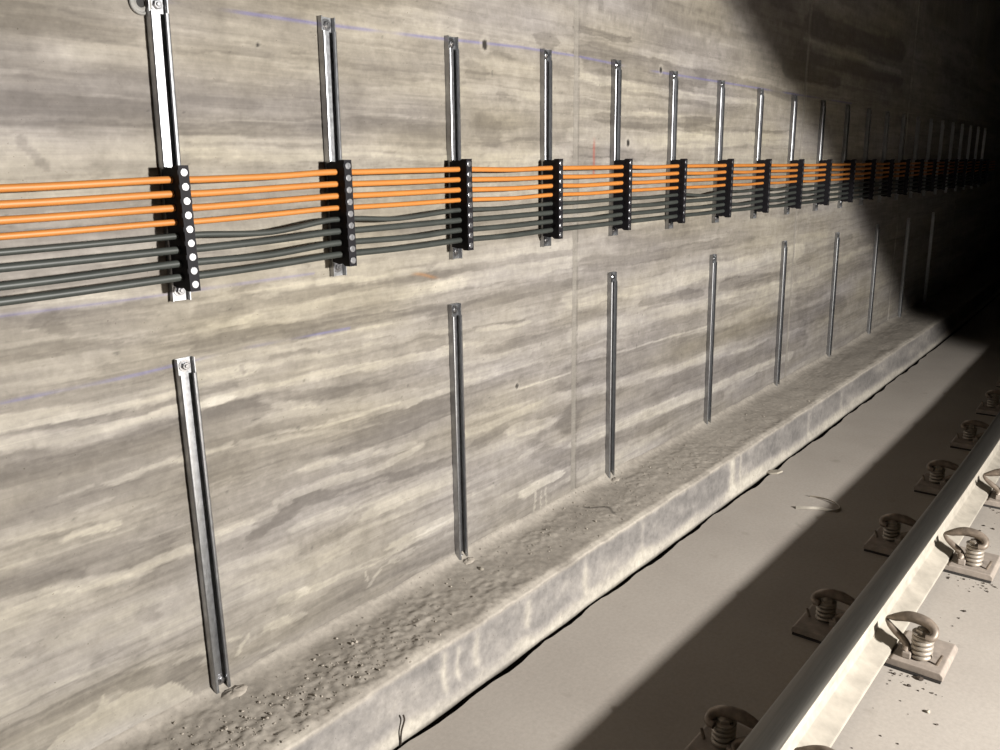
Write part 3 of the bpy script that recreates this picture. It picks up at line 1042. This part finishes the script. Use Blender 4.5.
# ================================================================== small things on wall, kerb and floor
# plugged tie hole beside the first channel
yy = wall_y(.850)
bm = bmesh.new()
SEG = 32
prof = [(.0085, .0004), (.0085, -.0030), (.0105, -.0042), (.0125, -.0030), (.0155, -.0026), (.0170, -.0044), (.0195, -.0044), (.0212, -.0025), (.0212, .0004)]
rings = []
for r, h in prof:
    rings.append([bm.verts.new((r * math.cos(2 * math.pi * k / SEG), h, r * math.sin(2 * math.pi * k / SEG))) for k in range(SEG)])
for a, b in zip(rings, rings[1:] + rings[:1]):
    for k in range(SEG):
        bm.faces.new((a[k], a[(k + 1) % SEG], b[(k + 1) % SEG], b[k]))
bmesh.ops.recalc_face_normals(bm, faces=bm.faces[:])
ring = link('tie_hole_ring', bm, M_PLUG, None, True, 0, 50)
ring.location = (.852, wall_y(.852) - .0016, 1.597)
tag(ring, 'round grey ring around a dark tie hole, left of the first upper channel', 'tie hole ring')
bm = bmesh.new()
lathe(bm, [(.0083, .0004), (.0083, -.0012)], 24, 'y')
link('hole_liner', bm, M_HOLE, ring)

# mortar crumbs lying along the kerb
bm = bmesh.new()
rnd = random.Random(5)
dg = None
from mathutils.bvhtree import BVHTree
kv = np.empty(len(kerb.data.vertices) * 3, np.float32)
kerb.data.vertices.foreach_get('co', kv)
kv = kv.reshape(-1, 3)


def kerb_z(x, y):
    d = (kv[:, 0] - x) ** 2 + (kv[:, 1] - y) ** 2
    return float(kv[np.argmin(d), 2])


def crumb(bm, x, y, z, r):
    m = Matrix.Translation((x, y, z + r * .45)) @ Matrix.Rotation(rnd.uniform(0, 6.28), 4, 'Z') @ Matrix.Diagonal((r * rnd.uniform(.8, 1.5), r * rnd.uniform(.7, 1.2), r * rnd.uniform(.5, .9), 1))
    g = bmesh.ops.create_icosphere(bm, subdivisions=1, radius=1, matrix=m)
    for v in g['verts']:
        v.co += Vector((rnd.uniform(-1, 1), rnd.uniform(-1, 1), rnd.uniform(-1, 1))) * r * .25


for i in range(900):
    c = rnd.random()
    if c < .45:
        x = rnd.gauss(.98, .22); u = rnd.gauss(.62, .2)
    elif c < .7:
        x = rnd.gauss(2.25, .35); u = rnd.gauss(.35, .25)
    else:
        x = rnd.uniform(.6, 4.5); u = rnd.uniform(.05, .95)
    u = min(max(u, .04), .95)
    if x < .5: continue
    y = wall_y(x) - KERB * u
    crumb(bm, x, y, kerb_z(x, y), abs(rnd.gauss(0, .0012)) + .0008)
o = link('mortar_crumbs', bm, M_DUST)
tag(o, 'loose grey mortar crumbs scattered along the top of the kerb', 'mortar crumbs', None, 'stuff')

# dark grit on the slab around the fastenings
bm = bmesh.new()
for i in range(170):
    k = rnd.choice([1.575, 2.252, 2.925, 3.605])
    if rnd.random() < .6:
        x = k - .0885 - abs(rnd.gauss(0, .035)) - .008; y = rail_y(k) - rnd.uniform(.075, .215)
    else:
        x = k + rnd.gauss(0, .3); y = rail_y(k) - .075 - abs(rnd.gauss(0, .1))
        if min(abs(x - q_) for q_ in FAST) < .105: continue
    crumb(bm, x, y, -.0003, abs(rnd.gauss(0, .0018)) + .001)
o = link('floor_grit', bm, M_WIRE)
tag(o, 'dark grit scattered on the slab beside the lit base plates', 'grit', None, 'stuff')

# hardened mortar heaps at the feet of the first three lower channels
for i, (s, dx, r, hh) in enumerate(((.862, .014, .027, .009), (1.652, .012, .020, .008), (2.466, .014, .020, .007))):
    bm = bmesh.new()
    N = 18
    rg = []
    for k in range(7):
        t = k / 6
        rr = r * math.cos(t * math.pi / 2) ** .8 if k < 6 else 0.0008
        h = hh * math.sin(t * math.pi / 2)
        rg.append([bm.verts.new((rr * 1.25 * math.cos(2 * math.pi * q / N) * (1 + .12 * math.sin(q * 2.3 + i)), rr * .8 * math.sin(2 * math.pi * q / N), h + .0015 * math.sin(q * 1.7 + k))) for q in range(N)])
    for a, b in zip(rg, rg[1:]):
        for q in range(N):
            bm.faces.new((a[q], a[(q + 1) % N], b[(q + 1) % N], b[q]))
    bm.faces.new(rg[0][::-1]); bm.faces.new(rg[-1])
    bmesh.ops.recalc_face_normals(bm, faces=bm.faces[:])
    o = link('mortar_heap', bm, M_DUST, None, True, 0, 60)
    yq = wall_y(s) - .0160 - r * .72
    o.location = (s + dx, yq, kerb_z(s + dx, yq) - .004)
    tag(o, ['small mortar heap at the foot of the largest lower channel', 'small mortar heap at the foot of the second lower channel', 'small mortar heap at the foot of the third lower channel'][i], 'mortar heap', 'mortar heaps under channels')

# flat chip wedged at the kerb joint
bm = bmesh.new()
prism(bm, [(-.040, .004), (-.018, .020), (.012, .016), (.034, -.002), (.010, -.016), (-.022, -.012)], 0, .008, 'z')
chip = link('mortar_chip', bm, M_CHIP, None, False, .002)
chip.location = (3.385, 1.222, .002); chip.rotation_euler = (math.radians(8), math.radians(-14), math.radians(-70))
tag(chip, 'pale flat mortar chip lying against the kerb joint', 'mortar chip')

# bent strap offcut on the slab
def ribbon(bm, pts, hgt, th):
    pts = spline(pts, 6)
    L, R = [], []
    n = len(pts)
    rings = []
    for i, p in enumerate(pts):
        t = (pts[min(i + 1, n - 1)] - pts[max(i - 1, 0)]).normalized()
        nrm = Vector((-t.y, t.x, 0)).normalized()
        up = (Vector((0, 0, 1)) * .75 + nrm * .65).normalized()
        sd = t.cross(up).normalized()
        rings.append([bm.verts.new(p + up * a + sd * b) for a, b in ((0, -th), (hgt, -th), (hgt, th), (0, th))])
    for a, b in zip(rings, rings[1:]):
        for k in range(4):
            bm.faces.new((a[k], a[(k + 1) % 4], b[(k + 1) % 4], b[k]))
    bm.faces.new(rings[0][::-1]); bm.faces.new(rings[-1])
    bmesh.ops.recalc_face_normals(bm, faces=bm.faces[:])


bm = bmesh.new()
ribbon(bm, [(3.055, 1.012, .001), (3.075, .972, .003), (3.10, .935, .002), (3.105, .90, .001), (3.125, .872, .001), (3.155, .872, .002), (3.19, .90, .004), (3.205, .94, .006), (3.215, .985, .002), (3.212, 1.012, .001)], .011, .0009)
o = link('strap_offcut', bm, M_STRAP, None, True, 0, 40)
tag(o, 'thin bent strap offcut lying at the edge of the rail shadow', 'strap offcut')

# tie wire sticking out of the kerb joint
bm = bmesh.new()
tube(bm, spline([(1.150, 1.250, -.03), (1.153, 1.2505, .0), (1.156, 1.2495, .03), (1.166, 1.2485, .055), (1.163, 1.248, .070)], 5), .0022, 8)
o = link('tie_wire', bm, M_WIRE, None, True)
tag(o, 'short dark wire end sticking up from the kerb joint at the bottom', 'wire')

# loose chunk and pebble
for nm, x, y, zz, r, lab in (('stone_fragment', 1.655, 1.425, None, .007, 'dark stone fragment on the kerb beside the second lower channel'), ('pebble', 2.02, .315, 0, .006, 'small pebble on the slab just before the large coil spring')):
    bm = bmesh.new()
    crumb(bm, 0, 0, 0, r)
    bmesh.ops.subdivide_edges(bm, edges=bm.edges[:], cuts=1, use_grid_fill=True, smooth=.4)
    o = link(nm, bm, M_WIRE if r > .01 else M_CHIP, None, True, 0, 30)
    o.location = (x, y, (kerb_z(x, y) - .002) if zz is None else -.0005)
    tag(o, lab, 'stone')

# ================================================================== light and camera
LAMP = Vector((1.65, -2.6, 1.5))
ld = bpy.data.lights.new('work_lamp', 'SPOT')
ld.energy = 1950
ld.color = (1.0, .97, .925)
ld.spot_size = math.radians(141)
ld.spot_blend = .06
ld.shadow_soft_size = .085
lo = bpy.data.objects.new('work_lamp', ld)
COL.objects.link(lo)
lo.location = LAMP
lo.rotation_euler = Vector((-.18925, .53743, -.8218)).to_track_quat('-Z', 'Y').to_euler()

w = bpy.data.worlds.new('tunnel_dark')
SC.world = w
w.use_nodes = True
w.node_tree.nodes['Background'].inputs[0].default_value = (.9, .95, 1.1, 1)
w.node_tree.nodes['Background'].inputs[1].default_value = .0008

cd = bpy.data.cameras.new('camera')
cd.sensor_fit = 'HORIZONTAL'
cd.sensor_width = 36
cd.lens = 36 * 833.66 / 1000
cd.clip_start = .02
cam = bpy.data.objects.new('camera', cd)
COL.objects.link(cam)
yaw, pit, rol = .68194, .24324, -.01436
fw = Vector((math.cos(yaw) * math.cos(pit), math.sin(yaw) * math.cos(pit), -math.sin(pit)))
rt = Vector((math.sin(yaw), -math.cos(yaw), 0))
up = rt.cross(fw)
r2 = math.cos(rol) * rt + math.sin(rol) * up
u2 = -math.sin(rol) * rt + math.cos(rol) * up
cam.matrix_world = Matrix(((r2.x, u2.x, -fw.x, 0), (r2.y, u2.y, -fw.y, 0), (r2.z, u2.z, -fw.z, 1.3), (0, 0, 0, 1)))
SC.camera = cam

SC.view_settings.view_transform = 'Standard'
SC.view_settings.look = 'None'
SC.view_settings.exposure = 0
SC.view_settings.gamma = 1
SC.view_settings.use_curve_mapping = False
